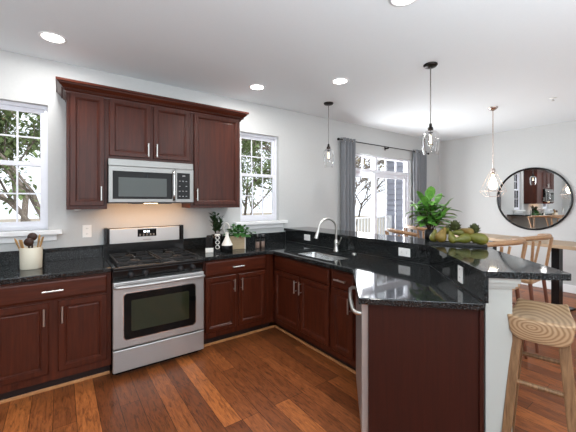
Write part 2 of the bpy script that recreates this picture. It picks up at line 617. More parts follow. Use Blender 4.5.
# cap moulding at the wall end below the bar
mb = MB()
for ex, z0, z1 in ((.010, .990, 1.003), (.018, 1.003, 1.022), (.028, 1.022, 1.0498)):
    mb.prism([B(XE-.10, .152+YS), B(XE-.10, .152+ex+YS), B(XE+ex, .152+ex+YS), B(XE+ex, .024+YS), B(XE, .024+YS), B(XE, .152+YS)][::-1], z0, z1)
struct(mb.build('trim_1', 'post'))

# ------------------------------------------------------------------ countertops and bar
ZC0, ZC1 = .876, .914
EDGE = .645
ct = thing('countertop', 'black granite countertop under the left window beside the range', 'countertop')
MB().box(-1.45, -.004, -EDGE, -.0, ZC0, ZC1).build('slab', 'granite', ct, bevel=.006)
MB().box(-1.45, -.004, -.021, -.0005, ZC1, 1.03).build('backsplash', 'granite', ct, bevel=.002)
cp = thing('countertop', 'black granite countertop with sink running from the range round the angled peninsula', 'countertop')
FX = 1.543
fb = (FX, -1.848)
BFE = -(.643)
out = [(.768, -.0005), (.768, -EDGE), (FX-.05, -EDGE), (FX, -EDGE-.05), fb, B(.75, BFE), B(.75, -.0005+YS), bend(-.0005), (XA-.0005, -.0005)]
SK = (1.650, 2.04, -1.50, -.80)
rr_ = .05
hole = []
for cx_, cy_, a0 in ((SK[1]-rr_, SK[3]-rr_, 0), (SK[0]+rr_, SK[3]-rr_, 90), (SK[0]+rr_, SK[2]+rr_, 180), (SK[1]-rr_, SK[2]+rr_, 270)):
    for k in range(5):
        a = radians(a0+k*22.5)
        hole.append((cx_+rr_*cos(a), cy_+rr_*sin(a)))
MB().prism(out, ZC0, ZC1, [hole]).build('slab', 'granite', cp, bevel=.005)
BZ = 1.085
MB().box(.768, XA-.001, -.021, -.0005, ZC1, 1.035).build('backsplash', 'granite', cp, bevel=.002)
MB().prism([(XA, -.022), bend(0), B(.742, YS), B(.742, .020+YS), bend(.020), (XA+.020, -.022)], ZC1+.0005, 1.0498).build('raised_splash', 'granite', cp)
bt = [(XA-.012, -.001), bend(-.012), B(.75, -.012+YS)]
# rounded outer tip
tip = []
for k in range(5):
    a = radians(90*k/4)
    tip.append(B(.75-.025+.025*cos(a), .415-.025+.025*sin(a)+YS))
bt += tip + [bend(.415), (XA+.415, -.001)]
o = MB().prism(bt, 1.0505, BZ).build('breakfast_bar', 'granite', bevel=.003)
tag(o, 'raised black granite bar top wrapping the peninsula on a white knee wall', 'breakfast bar')

# ------------------------------------------------------------------ cabinets
def pull(parent, c, vertical=True, L=.11, y=0.0):
    """bar pull standing off the front at y; c = (x, z)"""
    mb = MB(); x, z = c
    yo = y-.032
    if vertical:
        mb.cyl((x, yo, z-L/2), (x, yo, z+L/2), .0072, n=10)
        for k in (-.34, .34): mb.cyl((x, y+.001, z+k*L), (x, yo, z+k*L), .005, n=8)
    else:
        mb.cyl((x-L/2, yo, z), (x+L/2, yo, z), .0072, n=10)
        for k in (-.34, .34): mb.cyl((x+k*L, y+.001, z), (x+k*L, yo, z), .0042, n=8)
    return mb.build('handle', 'nickel', parent)

def door_panel(parent, x0, x1, z0, z1, yf, hand=None, hz=None, fr=.052):
    t_ = .019
    d = MB().rings(x0, x1, z0, z1, [(0, yf+t_), (0, yf+.004), (.004, yf), (fr-.012, yf), (fr-.009, yf+.004), (fr-.004, yf+.004), (fr+.003, yf+.013), (fr+.012, yf+.013), (fr+.016, yf+.0115)]).build('door', 'cherry', parent)
    if hand:
        x = x1-.026 if hand == 'R' else x0+.026
        pull(d, (x, hz), True, .125, yf)
    return d

def drawer_front(parent, x0, x1, z0, z1, yf, handle=True, name='drawer'):
    t_ = .019
    d = MB().rings(x0, x1, z0, z1, [(0, yf+t_), (0, yf+.007), (.004, yf+.004), (.012, yf+.0005), (.016, yf)]).build(name, 'cherry_h', parent)
    if handle: pull(d, ((x0+x1)/2, (z0+z1)/2), False, .13, yf)
    return d

def base_cab(label, loc, rz, x0, x1, depth, doors, drawers, yb=-.002, toe=True, frame_x1=None, pan=None):
    r = thing('base_cabinet', label, 'cabinet', loc, rz)
    fx1 = frame_x1 or x1
    mb = MB()
    if pan:   # leave room for the sink bowl
        mb.box(x0, fx1, -depth, yb, .105, .62)
        mb.box(x0, fx1, -depth, -depth+.02, .62, .875)
        mb.box(x0, x0+.018, -depth, yb, .62, .875).box(fx1-.018, fx1, -depth, yb, .62, .875)
    else:
        mb.box(x0, fx1, -depth, yb, .105, .875)
    mb.build('body', 'cherry', r)
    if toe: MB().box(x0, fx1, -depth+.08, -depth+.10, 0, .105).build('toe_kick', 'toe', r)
    yf = -depth-.0195
    for a, b_, hand in doors:
        door_panel(r, a, b_, .165, .700, yf, hand, .600)
    for a, b_, hnd in drawers:
        drawer_front(r, a, b_, .716, .858, yf, hnd, 'drawer' if hnd else 'drawer_front')
    return r

base_cab('cherry base cabinet below the left window, beside the range', (-.78, 0, 0), 0, 0, .776, .61,
         [(.035, .364, 'R'), (.422, .745, 'L')], [(.035, .745, True)])
base_cab('cherry base cabinet at the far left end of the counter run', (-1.45, 0, 0), 0, 0, .668, .61,
         [(.03, .32, 'R'), (.348, .638, 'L')], [(.03, .638, True)])
base_cab('cherry base cabinet in the corner right of the range', (.766, 0, 0), 0, 0, .73, .61,
         [(.034, .362, 'R'), (.394, .724, 'L')], [(.034, .724, True)], yb=-.002, frame_x1=.832)
base_cab('cherry sink base cabinet with a false drawer front', (XA, 0, 0), -pi/2, .6105, 1.548, .587,
         [(.666, 1.092, 'R'), (1.118, 1.527, 'L')], [(.666, 1.527, False)], yb=-.012, pan=True)
base_cab('narrow cherry base cabinet between sink cabinet and dishwasher', (XA, 0, 0), -pi/2, 1.5485, 1.838, .587,
         [(1.571, 1.818, 'R')], [(1.571, 1.818, True)], yb=-.012)

# end panel, dark wood, perpendicular to the angled run
ep = thing('end_panel', 'dark cherry end panel closing the peninsula beside the white post', 'cabinet panel', (O.x, O.y, 0), RB)
MB().box(.694, .712, -.585, .017, 0, .8755).build('panel', 'espresso', ep)
MB().box(.712, .722, -.004, .019, 0, .8755).build('corner_moulding', 'espresso', ep, bevel=.004)

# oak shoe moulding along the toe kicks
def shoe(idx, pts):
    mb = MB()
    (ax, ay), (bx, by) = pts
    d = Vector((bx-ax, by-ay, 0)).normalized(); nn = Vector((d.y, -d.x, 0))*.016
    mb.prism([(ax, ay), (bx, by), (bx+nn.x, by+nn.y), (ax+nn.x, ay+nn.y)], 0, .026)
    return struct(mb.build('trim_%d' % idx, 'moulding', bevel=.006))
shoe(2, ((-1.45, -.53), (-.004, -.53)))
shoe(3, ((.766, -.53), (1.678, -.53)))
shoe(4, ((1.678, -.547), (1.678, -1.80)))

# upper cabinets
def upper(label, x0, x1, z0, z1, doors, hz):
    r = thing('wall_cabinet', label, 'cabinet', (x0, 0, z0))
    w = x1-x0; h = z1-z0
    MB().box(0, w, -.31, -.001, 0, h).build('body', 'cherry', r)
    for a, b_, hand in doors:
        door_panel(r, a, b_, .03, h-.02, -.3295, hand, hz, .05)
    return r
upper('tall narrow cherry wall cabinet left of the microwave', -.302, -.001, 1.386, 2.41, [(.022, .278, 'R')], .14)
upper('short two-door cherry wall cabinet above the microwave', 0, .762, 1.842, 2.41, [(.014, .366, 'R'), (.392, .748, 'L')], .105)
upper('tall cherry wall cabinet right of the microwave', .763, 1.334, 1.386, 2.41, [(.03, .545, 'L')], .14)

cm = thing('crown_moulding', 'dark cherry crown moulding along the top of the wall cabinets', 'moulding')
xl, xr = -.302, 1.334
prof = [(.001, 2.375), (.006, 2.375), (.008, 2.392), (.020, 2.398), (.026, 2.410), (.040, 2.424), (.058, 2.442), (.062, 2.452), (.074, 2.455), (.074, 2.474), (.001, 2.474)]
vs = []
for o_, z in prof:
    vs += [(xl-o_, -.002, z), (xl-o_, -.31-o_-.012, z), (xr+o_, -.31-o_-.012, z), (xr+o_, -.002, z)]
fs = []
n_ = len(prof)
for k in range(n_):
    k2 = (k+1) % n_
    for i in range(3):
        fs.append((k*4+i, k*4+i+1, k2*4+i+1, k2*4+i))
fs.append([k*4 for k in range(n_)][::-1]); fs.append([k*4+3 for k in range(n_)])
fs = [tuple(f)[::-1] for f in fs]
MB().add(vs, fs).build('cornice', 'cherry_h', cm)
mb = MB()
x = xl-.02
while x < xr+.02:
    mb.box(x, x+.009, -.31-.012-.036, -.31-.012-.022, 2.402, 2.414)
    x += .0165
y = -.34
while y < -.02:
    mb.box(xl-.036, xl-.022, y, y+.009, 2.402, 2.414)
    mb.box(xr+.022, xr+.036, y, y+.009, 2.402, 2.414)
    y += .0165
mb.build('dentil_bead', 'cherry_h', cm)

# ------------------------------------------------------------------ range
rg = thing('range', 'stainless steel gas range with black cooktop between the base cabinets', 'stove', (0, 0, 0))
W = .762
MB().box(.002, W-.002, -.645, -.045, .03, .885).box(.03, W-.03, -.60, -.08, 0, .03).build('body', 'black', rg)
# cooktop
MB().rings(0, 1, 0, 1, [(0, 0)]) if False else None
ck = MB().box(-.001, W+.001, -.685, -.04, .886, .913).build('cooktop', 'black', rg, bevel=.008)
for bx, by in ((.19, -.50), (.57, -.50), (.19, -.21), (.57, -.21)):
    MB().lathe([(.062, 0), (.062, .006), (.045, .010), (.045, .020), (.040, .024), (0, .024)], (bx, by, .913), 20).build('burner', 'iron', rg)
for gx in (.045, .395):
    g = MB(); w = .322; y0, y1 = -.635, -.085; z = .944; s_ = .011
    for xx in (gx, gx+w): g.box(xx-s_/2, xx+s_/2, y0, y1, z-s_, z)
    for yy in (y0, (y0+y1)/2, y1): g.box(gx, gx+w, yy-s_/2, yy+s_/2, z-s_, z)
    for yy in (y0+.135, y1-.135):
        g.box(gx, gx+w*.34, yy-s_/2, yy+s_/2, z-s_, z+.004).box(gx+w*.66, gx+w, yy-s_/2, yy+s_/2, z-s_, z+.004)
        g.box(gx+w/2-s_/2, gx+w/2+s_/2, yy-.135, yy-.045, z-s_, z+.004).box(gx+w/2-s_/2, gx+w/2+s_/2, yy+.045, yy+.135, z-s_, z+.004)
    for xx in (gx, gx+w):
        for yy in (y0, y1): g.box(xx-s_/2, xx+s_/2, yy-s_/2, yy+s_/2, .912, z)
    g.build('grate', 'iron', rg)
# back guard
bgm = MB().box(0, W, -.075, -.004, .886, 1.04).box(0, .03, -.075, -.004, 1.04, 1.195).box(W-.03, W, -.075, -.004, 1.04, 1.195).box(.03, W-.03, -.06, -.004, 1.04, 1.19)
bg = bgm.build('backguard', 'black', rg, bevel=.004)
MB().box(.045, W-.045, -.074, -.061, 1.035, 1.185).build('steel_panel', 'steel', bg, bevel=.004)
MB().box(.295, .475, -.079, -.074, 1.095, 1.17).build('clock_panel', 'blackglass', bg)
mb = MB()
for k, xx in enumerate((.352, .366, .385, .399)):
    mb.box(xx, xx+.009, -.0805, -.079, 1.136, 1.156)
mb.build('display', 'led', bg)
mb = MB()
for k in range(5):
    for j in range(2):
        mb.box(.31+k*.033, .326+k*.033, -.080, -.079, 1.104+j*.012, 1.110+j*.012)
mb.build('button', 'grey_btn', bg)
MB().box(.345, .425, -.0755, -.074, 1.055, 1.067).build('badge', 'grey_btn', bg)
# control panel
cpn = MB().add([(0, -.66, .798), (W, -.66, .798), (W, -.685, .887), (0, -.685, .887), (0, -.60, .798), (W, -.60, .798), (W, -.60, .887), (0, -.60, .887)],
               [(0, 1, 2, 3), (4, 7, 6, 5), (0, 4, 5, 1), (3, 2, 6, 7), (0, 3, 7, 4), (1, 5, 6, 2)]).build('control_panel', 'black', rg, bevel=.004)
for kx in (.135, .245, .545, .655):
    k_ = MB().lathe([(.027, 0), (.027, .006), (.021, .010), (.019, .032), (.016, .036), (0, .036)], (0, 0, 0), 18)
    k_.box(-.005, .005, -.019, .019, .03, .042)
    ko = k_.build('knob', 'knob', cpn)
    ko.location = (kx, -.674, .845); ko.rotation_euler = (radians(90), 0, 0)
# oven door
od = MB().box(.001, W-.001, -.69, -.646, .247, .792).build('oven_door', 'steel', rg, bevel=.006)
MB().rpanel(.072, W-.078, .305, .700, .035, -.692, -.688).build('window_rim', 'chrome', od)
MB().rpanel(.079, W-.085, .312, .693, .03, -.6945, -.691).build('window_frame', 'blackglass', od)
MB().rpanel(.135, W-.145, .375, .632, .01, -.6957, -.694).build('window', 'ovenglass', od)
h = MB().tube([(.012, -.69, .757), (.014, -.722, .757), (.035, -.737, .757), (W/2, -.742, .757), (W-.035, -.737, .757), (W-.014, -.722, .757), (W-.012, -.69, .757)], .0135, 10)
h.build('handle', 'steel', od)
dr = MB().box(.001, W-.001, -.69, -.646, .055, .236).build('drawer', 'steel', rg, bevel=.006)

# ------------------------------------------------------------------ microwave
M['steel_m'] = princ('microwave_stainless', S(146, 145, 142), .36, .8)
mw = thing('microwave', 'stainless over-the-range microwave under the short wall cabinet', 'microwave', (0, 0, 1.438))
HM = .402
MB().box(.001, W-.001, -.375, -.001, 0, HM).build('body', 'black', mw)
MB().box(.0, W, -.385, -.375, .34, HM).build('vent_panel', 'steel_m', mw, bevel=.003)
dm = MB().box(0, .575, -.402, -.3755, .008, .338).build('door', 'steel_m', mw, bevel=.005)
MB().rings(.032, .548, .04, .292, [(0, -.401), (0, -.4035), (.004, -.4045)]).build('window_frame', 'blackglass', dm)
MB().box(.078, .495, -.4055, -.4043, .062, .236).build('window', 'mwglass', dm)
MB().tube([(.558, -.402, .03), (.558, -.432, .04), (.558, -.436, .08), (.558, -.436, .27), (.558, -.432, .305), (.558, -.402, .315)], .0095, 10).build('handle', 'chrome', dm)
cpm = MB().box(.577, W, -.402, -.3755, .008, .338).build('control_panel', 'steel_m', mw, bevel=.005)
MB().box(.595, .722, -.4045, -.4015, .04, .30).build('keypad', 'blackglass', cpm)
MB().box(.645, .675, -.4052, -.4044, .265, .278).build('display', 'grey_btn', cpm)
for k in range(3):
    for j in range(4):
        if j == 2 and k == 1: continue
        MB().box(.612+k*.033, .628+k*.033, -.4052, -.4044, .065+j*.05, .073+j*.05).build('button', 'grey_btn', cpm)
MB().box(.345, .40, -.4030, -.4018, .018, .026).build('badge', 'grey_btn', dm)
mb = MB()
mb.box(.20, .56, -.34, -.10, -.006, 0)
mb.build('grease_filter', 'iron', mw)
MB().box(.30, .42, -.36, -.345, -.004, 0).build('lamp_lens', emis('hood_lamp', (1, .78, .5, 1), 6), mw)
area('hood_lamp_light', (.38, -.275, 1.424), (radians(24), 0, 0), .70, .08, 2.3, (1, .52, .20))

# ------------------------------------------------------------------ dishwasher in the angled run
dw = thing('dishwasher', 'stainless steel dishwasher set in the angled end of the peninsula', 'dishwasher', (O.x, O.y, 0), RB)
MB().box(.085, .690, -.57, -.03, .1, .872).build('body', 'black', dw)
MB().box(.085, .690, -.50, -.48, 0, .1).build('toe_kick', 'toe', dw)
dd = MB().box(.088, .690, -.622, -.571, .105, .868).build('door', 'steel', dw, bevel=.004)
MB().tube([(.115, -.622, .80), (.118, -.650, .80), (.16, -.668, .80), (.39, -.676, .80), (.62, -.668, .80), (.665, -.650, .80), (.668, -.622, .80)], .013, 10).build('handle', 'nickel', dd)

# ------------------------------------------------------------------ sink, faucet
sk = thing('sink', 'stainless undermount sink in the peninsula counter', 'sink', ((SK[0]+SK[1])/2, (SK[2]+SK[3])/2, .70))
hx, hy = (SK[1]-SK[0])/2, (SK[3]-SK[2])/2
def rr_loop(hx, hy, r_, z):
    L = []
    for sx, sy, a0 in ((1, 1, 0), (-1, 1, 90), (-1, -1, 180), (1, -1, 270)):
        for k in range(5):
            a = radians(a0+k*22.5)
            L.append((sx*(hx-r_)+r_*cos(a), sy*(hy-r_)+r_*sin(a), z))
    return L
L0 = [(hx+.015, hy+.015, .06, .1755), (hx+.004, hy+.004, .052, .1755), (hx+.002, hy+.002, .05, .165), (hx-.006, hy-.006, .05, .03), (hx-.02, hy-.02, .045, .006), (hx-.05, hy-.05, .03, 0)]
vs = []
for a in L0: vs += rr_loop(*a)
fs = []
for k in range(len(L0)-1):
    for i in range(20):
        j = (i+1) % 20
        fs.append((k*20+i, k*20+20+i, k*20+20+j, k*20+j))
fs.append(tuple(range(100, 120)))
bw = MB().add(vs, fs, True).build('bowl', 'steel_b', sk)
sm_ = bw.modifiers.new('wall', 'SOLIDIFY'); sm_.thickness = .0015; sm_.offset = 1
MB().lathe([(.042, 0), (.042, .003), (.03, .004), (.02, -.001 + .003), (0, .002)], (0, 0, .001), 20).build('drain', 'nickel', sk)

fc = thing('faucet', 'brushed nickel gooseneck faucet standing behind the sink', 'faucet', (2.095, -1.105, ZC1))
MB().lathe([(.03, 0), (.03, .006), (.024, .012), (.022, .06), (.022, .115), (.017, .125), (0, .125)], (0, 0, 0), 18).build('body', 'nickel', fc)
pts = [(0, 0, .11)]
for k in range(0, 13):
    a = radians(180*k/12)
    pts.append((-.11+.11*cos(a), .02-.02*cos(a), .245+.11*sin(a)))
pts.append((-.228, .042, .225))
MB().tube(pts, .0125, 12).build('spout', 'nickel', fc)
MB().cyl((-.224, .041, .235), (-.250, .046, .15), .0155, .021, 14).build('spray_head', 'nickel', fc)
MB().cyl((0, -.018, .085), (.0, -.045, .088), .016, .014, 12).tube([(0, -.043, .088), (0, -.06, .12), (0.003, -.075, .158)], [.008, .007, .006], 8).build('lever', 'nickel', fc)
tag(MB().lathe([(.022, 0), (.022, .008), (.018, .012), (0, .013)], (2.10, -1.36, ZC1+.0003), 18).build('sink_hole_cover', 'nickel'), 'small round nickel cap on the counter behind the sink', 'hole cover')

# ------------------------------------------------------------------ outlets
def outlet(label, loc, rz, w=.075, h=.118, kind='outlet', horizontal=False):
    """plate in the local xz plane facing -y"""
    r = thing(kind, label, kind.replace('_', ' '), loc, rz)
    if horizontal: w, h = h, w
    p = MB().box(-w/2, w/2, -.006, -.0004, -h/2, h/2).build('cover_plate', 'plastic_w', r, bevel=.002)
    for s_ in (-1, 1):
        cx_, cz_ = (s_*.026, 0) if horizontal else (0, s_*.026)
        k = MB().box(cx_-.016, cx_+.016, -.0078, -.006, cz_-.016, cz_+.016).build('socket', 'plastic_w', r, bevel=.003)
        sl = MB()
        for q in (-.006, .006):
            if horizontal: sl.box(cx_-.005, cx_+.005, -.0082, -.0078, q-.001, q+.001)
            else: sl.box(q-.001, q+.001, -.0082, -.0078, cz_-.005, cz_+.005)
        sl.build('slots', 'iron', k)
    return r
outlet('white outlet on the granite splash nearest the back wall', (XA, -.50, 1.0), -pi/2, horizontal=True)
outlet('white outlet on the granite splash right of the faucet', (XA, -1.885, .995), -pi/2, horizontal=True)
pb = B(.415, YS)
outlet('white outlet on the angled granite splash near the white post', (pb[0], pb[1], 1.0), RB)
outlet('white outlet on the painted wall left of the range', (-.137, 0, 1.17), 0)
tag(MB().lathe([(.028, 0), (.028, -.008), (.02, -.013), (0, -.014)], (-.215, -.16, 1.3855), 16).build('puck_light', 'plastic_w'), 'small white puck light under the left wall cabinet', 'light')

# ------------------------------------------------------------------ ceiling lamps
def recessed(label, x, y, power):
    r = thing('recessed_light', label, 'ceiling light', (x, y, H), 0)
    MB().lathe([(.092, 0), (.092, -.005), (.080, -.008), (.072, -.004), (.072, 0)], (0, 0, -.0003), 28).build('trim_ring', 'trim', r)
    MB().lathe([(.071, -.0015), (.071, -.003), (0, -.003)], (0, 0, 0), 28).build('lens', 'lens', r)
    area('recessed_lamp_light', (x, y, H-.02), (0, 0, 0), .14, .14, power, (1, .98, .96), 'DISK')
PW = 8
recessed('recessed ceiling light over the left counter', -.391, -.511, PW)
recessed('recessed ceiling light above the right window corner', 1.439, -.522, PW)
recessed('recessed ceiling light above the sink', 2.066, -1.191, PW)
recessed('recessed ceiling light cut by the top edge of the picture', 1.404, -2.41, PW)
for x, y in ((-1.2, -2.2), (-.6, -4.6), (2.2, -4.8), (4.6, -4.6)):
    area('room_lamp_light', (x, y, H-.02), (0, 0, 0), .18, .18, PW*.6, (1, .98, .96), 'DISK')  # unseen fill lights added below the ceiling, without fixtures

# small sprinkler
sp = thing('sprinkler', 'small white sprinkler head on the dining ceiling', 'sprinkler', (4.60, -2.344, H))
MB().lathe([(.035, 0), (.035, -.004), (.012, -.010), (0, -.010)], (0, 0, -.0003), 16).build('escutcheon', 'plastic_w', sp)
MB().cyl((0, 0, -.01), (0, 0, -.03), .006, n=8).lathe([(.0, -.034), (.016, -.034), (.016, -.03), (0, -.03)], (0, 0, 0), 10).build('head', 'nickel', sp)

def jar_pendant(label, x, y, drop, glass_h, gr):
    r = thing('pendant_lamp', label, 'pendant lamp', (x, y, H), 0, 'glass pendant lamps over the bar')
    MB().lathe([(.062, 0), (.062, -.010), (.052, -.022), (.016, -.028), (0, -.028)], (0, 0, -.0003), 24).build('canopy', 'bronze', r)
    MB().cyl((0, 0, -.02), (0, 0, -drop+.05), .005, n=8).build('rod', 'rodgrey', r)
    MB().lathe([(.0, .07), (.012, .065), (.014, .035), (.024, .028), (.024, 0), (.020, -.022), (0, -.022)], (0, 0, -drop), 16).build('socket', 'bronze', r)
    g = MB().lathe([(.024, .0), (.05, -.006), (gr*.94, -.03), (gr, -.07), (gr, -glass_h*.55), (gr*.9, -glass_h*.8), (gr*.72, -glass_h)], (0, 0, -drop), 28)
    vsn = len(g.f)
    g.f = g.f[:-2]; g.sm = g.sm[:-2]; g.mi = g.mi[:-2]
    g.build('glass_shade', 'glass', r)
    MB().lathe([(.0, -.02), (.011, -.03), (.013, -.05), (.026, -.09), (.030, -.112), (.022, -.134), (0, -.143)], (0, 0, -drop), 16).build('bulb', 'glassbulb', r)
    MB().tube([(-.006, 0, -.045-drop), (-.010, 0, -.115-drop), (-.004, 0, -.12-drop), (.004, 0, -.12-drop), (.010, 0, -.115-drop), (.006, 0, -.045-drop)], .0016, 6).build('filament', 'bulb', r)
M['glassbulb'] = thin_glass('clear_bulb_glass', .3, (1, .97, .9, 1))
jar_pendant('clear glass jar pendant nearest the back wall, over the far end of the bar', 2.483, -.57, .60, .24, .072)
jar_pendant('clear glass jar pendant over the bend of the bar', 2.461, -1.975, .62, .225, .078)

# geometric cage pendant
pr_ = thing('pendant_lamp', 'diamond wire cage pendant hanging over the dining table before the mirror', 'pendant lamp', (4.42, -1.745, H))
MB().lathe([(.06, 0), (.06, -.012), (.045, -.03), (.012, -.05), (0, -.05)], (0, 0, -.0003), 24).build('canopy', 'copper', pr_)
MB().cyl((0, 0, -.04), (0, 0, -.845), .0065, n=8).build('rod', 'copper', pr_)
MB().lathe([(0, .035), (.018, .03), (.024, 0), (.024, -.04), (.016, -.05), (0, -.05)], (0, 0, -.86), 14).build('socket', 'copper', pr_)
c = MB()
n6 = 6
top = [(.022*cos(2*pi*i/n6), .022*sin(2*pi*i/n6), -.845) for i in range(n6)]
mid = [(.155*cos(2*pi*i/n6), .155*sin(2*pi*i/n6), -1.14) for i in range(n6)]
bot = [(.095*cos(2*pi*i/n6), .095*sin(2*pi*i/n6), -1.215) for i in range(n6)]
for i in range(n6):
    j = (i+1) % n6
    for a, b_ in ((top[i], top[j]), (top[i], mid[i]), (mid[i], mid[j]), (mid[i], bot[i]), (bot[i], bot[j])):
        c.cyl(a, b_, .0026, n=6)
c.build('cage', 'copper', pr_)
MB().lathe([(0, -.05), (.014, -.055), (.016, -.08), (.045, -.16), (.052, -.20), (.04, -.245), (0, -.262)], (0, 0, -.86), 18).build('bulb', 'bulb', pr_)

bl = bpy.data.lights.new('pendant_bulb_light', 'POINT')
bl.energy = 27; bl.shadow_soft_size = .05; bl.color = (1, .95, .9)
blo = bpy.data.objects.new('pendant_bulb_light', bl); blo.location = (4.42, -1.745, H-1.04); COL.objects.link(blo)
# ------------------------------------------------------------------ mirror
mr = thing('mirror', 'large round wall mirror in a thin black frame above the dining table', 'mirror', (XR_-.001, -1.65, 1.50))
ring = MB()
N = 64
pts = [(-.016, .525*cos(2*pi*i/N), .525*sin(2*pi*i/N)) for i in range(N)]
ring.tube(pts, .016, 8, closed=True).build('frame', 'black', mr)
vs = [(-.010, .52*cos(2*pi*i/N), .52*sin(2*pi*i/N)) for i in range(N)]+[(-.001, .52*cos(2*pi*i/N), .52*sin(2*pi*i/N)) for i in range(N)]
MB().add(vs, [tuple(range(N))[::-1], tuple(range(N, 2*N))]+[(i, (i+1) % N, N+(i+1) % N, N+i) for i in range(N)]).build('glass', 'mirror', mr)

# ------------------------------------------------------------------ curtains
cr = thing('curtain_rod', 'thin dark curtain rod above the patio door', 'curtain rod', (4.4, -.075, 2.425))
MB().cyl((-1.22, 0, 0), (1.28, 0, 0), .008, n=10).build('rod', 'bronze', cr)
for s_ in (-1.24, 1.30): MB().ball((s_, 0, 0), .022, n=10, k=7).build('finial', 'bronze', cr)
for s_ in (-1.10, 0, 1.2): MB().box(s_-.006, s_+.006, -.008, .0735, -.03, -.008).box(s_-.012, s_+.012, .066, .0735, -.05, .02).build('bracket', 'bronze', cr)
def curtain(label, x0, x1, folds, amp):
    r = thing('curtain', label, 'curtain', ((x0+x1)/2, -.075, 0), 0, 'grey curtains')
    nx, nz = folds*10, 12
    vs = []
    for k in range(nz+1):
        z = .015+2.445*k/nz
        fl = 1-.12*k/nz
        for i in range(nx+1):
            u = i/nx
            x = (u-.5)*(x1-x0)*(1.02-.03*sin(pi*k/nz))
            y = amp*fl*sin(2*pi*folds*u)+.006*sin(17*u+k*.7)
            vs.append((x, y, z))
    fs = [(k*(nx+1)+i, k*(nx+1)+i+1, (k+1)*(nx+1)+i+1, (k+1)*(nx+1)+i) for k in range(nz) for i in range(nx)]
    o = MB().add(vs, fs, True).build('panel', 'curtain', r)
    q = o.modifiers.new('cloth', 'SOLIDIFY'); q.thickness = .003; q.offset = 0
    for k in range(folds*2):
        u = (k+.5)/(folds*2)
        x = (u-.5)*(x1-x0)
        MB().tube([(x, .0+.022*cos(2*pi*i/14), 2.425+.022*sin(2*pi*i/14)) for i in range(14)], .004, 6, closed=True).build('grommet', 'nickel', r)
curtain('grey grommet curtain at the left side of the patio door', 3.225, 3.52, 4, .036)
curtain('grey grommet curtain at the right side of the patio door', 5.20, 5.60, 5, .036)

# ------------------------------------------------------------------ dining table and chairs
tb = thing('dining_table', 'counter-height oak dining table with black posts below the mirror', 'table', (5.114, -1.807, 0), radians(-13))
MB().box(-.30, .30, -.95, .95, .868, .91).build('tabletop', 'tablewood', tb, bevel=.006)
for x, y in ((-.06, -.52), (-.16, .45), (.10, .45)):
    MB().box(x-.045, x+.045, y-.045, y+.045, .03, .868).build('leg', 'black', tb, bevel=.004)
for y in (-.52, .45):
    MB().box(-.28, .26, y-.06, y+.06, 0, .03).build('foot', 'black', tb, bevel=.004)

def make_chair(label, loc, rz):
    """counter chair with V shaped back posts and a bowed top rail; faces local +y, back at y<0"""
    r = thing('dining_chair', label, 'chair', loc, rz, 'wooden dining chairs')
    sw = .44
    se = MB()
    se.prism([(-.22, -.19), (.22, -.19), (.235, .10), (.19, .21), (-.19, .21), (-.235, .10)], .645, .68)
    se.build('seat', 'chairwood', r, bevel=.012)
    for s_ in (-1, 1):
        MB().cyl((s_*.185, .17, .647), (s_*.215, .20, 0), .017, .012, 10).build('leg', 'chairdark', r)
        MB().cyl((s_*.195, -.165, .647), (s_*.225, -.23, 0), .018, .013, 10).build('leg', 'chairdark', r)
        MB().cyl((s_*.20, -.17, .672), (s_*.285, -.215, 1.075), .014, .013, 10).cyl((s_*.20, -.17, .672), (s_*.165, -.235, 1.072), .013, .011, 10).build('back_post', 'chairwood', r)
        MB().cyl((s_*.206, .185, .30), (s_*.211, -.198, .30), .009, n=8).build('stretcher', 'chairdark', r)
    MB().cyl((-.20, .187, .22), (.20, .187, .22), .010, n=8).build('stretcher', 'chairdark', r)
    MB().cyl((-.205, -.198, .36), (.205, -.198, .36), .009, n=8).build('stretcher', 'chairdark', r)
    pts = []
    rad = []
    for k in range(13):
        u = -1+2*k/12
        pts.append((u*.325, -.245+.15*abs(u)**2.6, 1.10-.02*abs(u)**4))
        rad.append(.028-.005*abs(u))
    MB().tube(pts, rad, 10, flat=.9).build('top_rail', 'chairwood', r)
    return r
ch = make_chair('wooden dining chair with V back posts, nearest behind the bar tip', (2.925, -2.28, 0), 0)
dup(ch, (3.60, -2.30, 0), 0, 'wooden dining chair with V back posts, closest to the oak table leg')
dup(ch, (3.12, -1.36, 0), radians(-122), 'wooden dining chair whose curved rail shows left, behind the bar before the patio door')
dup(ch, (3.76, -1.20, 0), radians(-122), 'wooden dining chair whose curved rail meets the leafy plant')

# ------------------------------------------------------------------ bar stool
st = thing('bar_stool', 'saddle-seat wooden bar stool beside the white bar post', 'stool', (1.745, -3.005, 0), radians(-77))
nx, ny = 22, 12
hw, hd = .150, .140
def sd_top(u, v):
    rim = .066*max(0, v)**3+.026*max(0, u)**4*(.4+.6*(v+1)/2)+.012*max(0, -u)**4
    return .842+.010*max(0, -v)**3+rim*.75
def outline(u, v):
    e = 1-.10*(u*u*v*v)
    wide = 1-.18*(v+1)/2
    return hw*u*e*wide, hd*v*(1-.10*(u*u*abs(v)))
vs = []
for j in range(ny+1):
    for i in range(nx+1):
        u = -1+2*i/nx; v = -1+2*j/ny
        x, y = outline(u, v)
        vs.append((x, y, sd_top(u, v)-(.006 if max(abs(u), abs(v)) > .99 else 0)))
nb = len(vs)
for j in range(ny+1):
    for i in range(nx+1):
        u = -1+2*i/nx; v = -1+2*j/ny
        x, y = outline(u, v)
        vs.append((x*.93, y*.94, .733+.040*abs(u)**5))
fs = []
R1 = nx+1
for j in range(ny):
    for i in range(nx):
        a = j*R1+i
        fs.append((a, a+1, a+R1+1, a+R1)); fs.append((nb+a, nb+a+R1, nb+a+R1+1, nb+a+1))
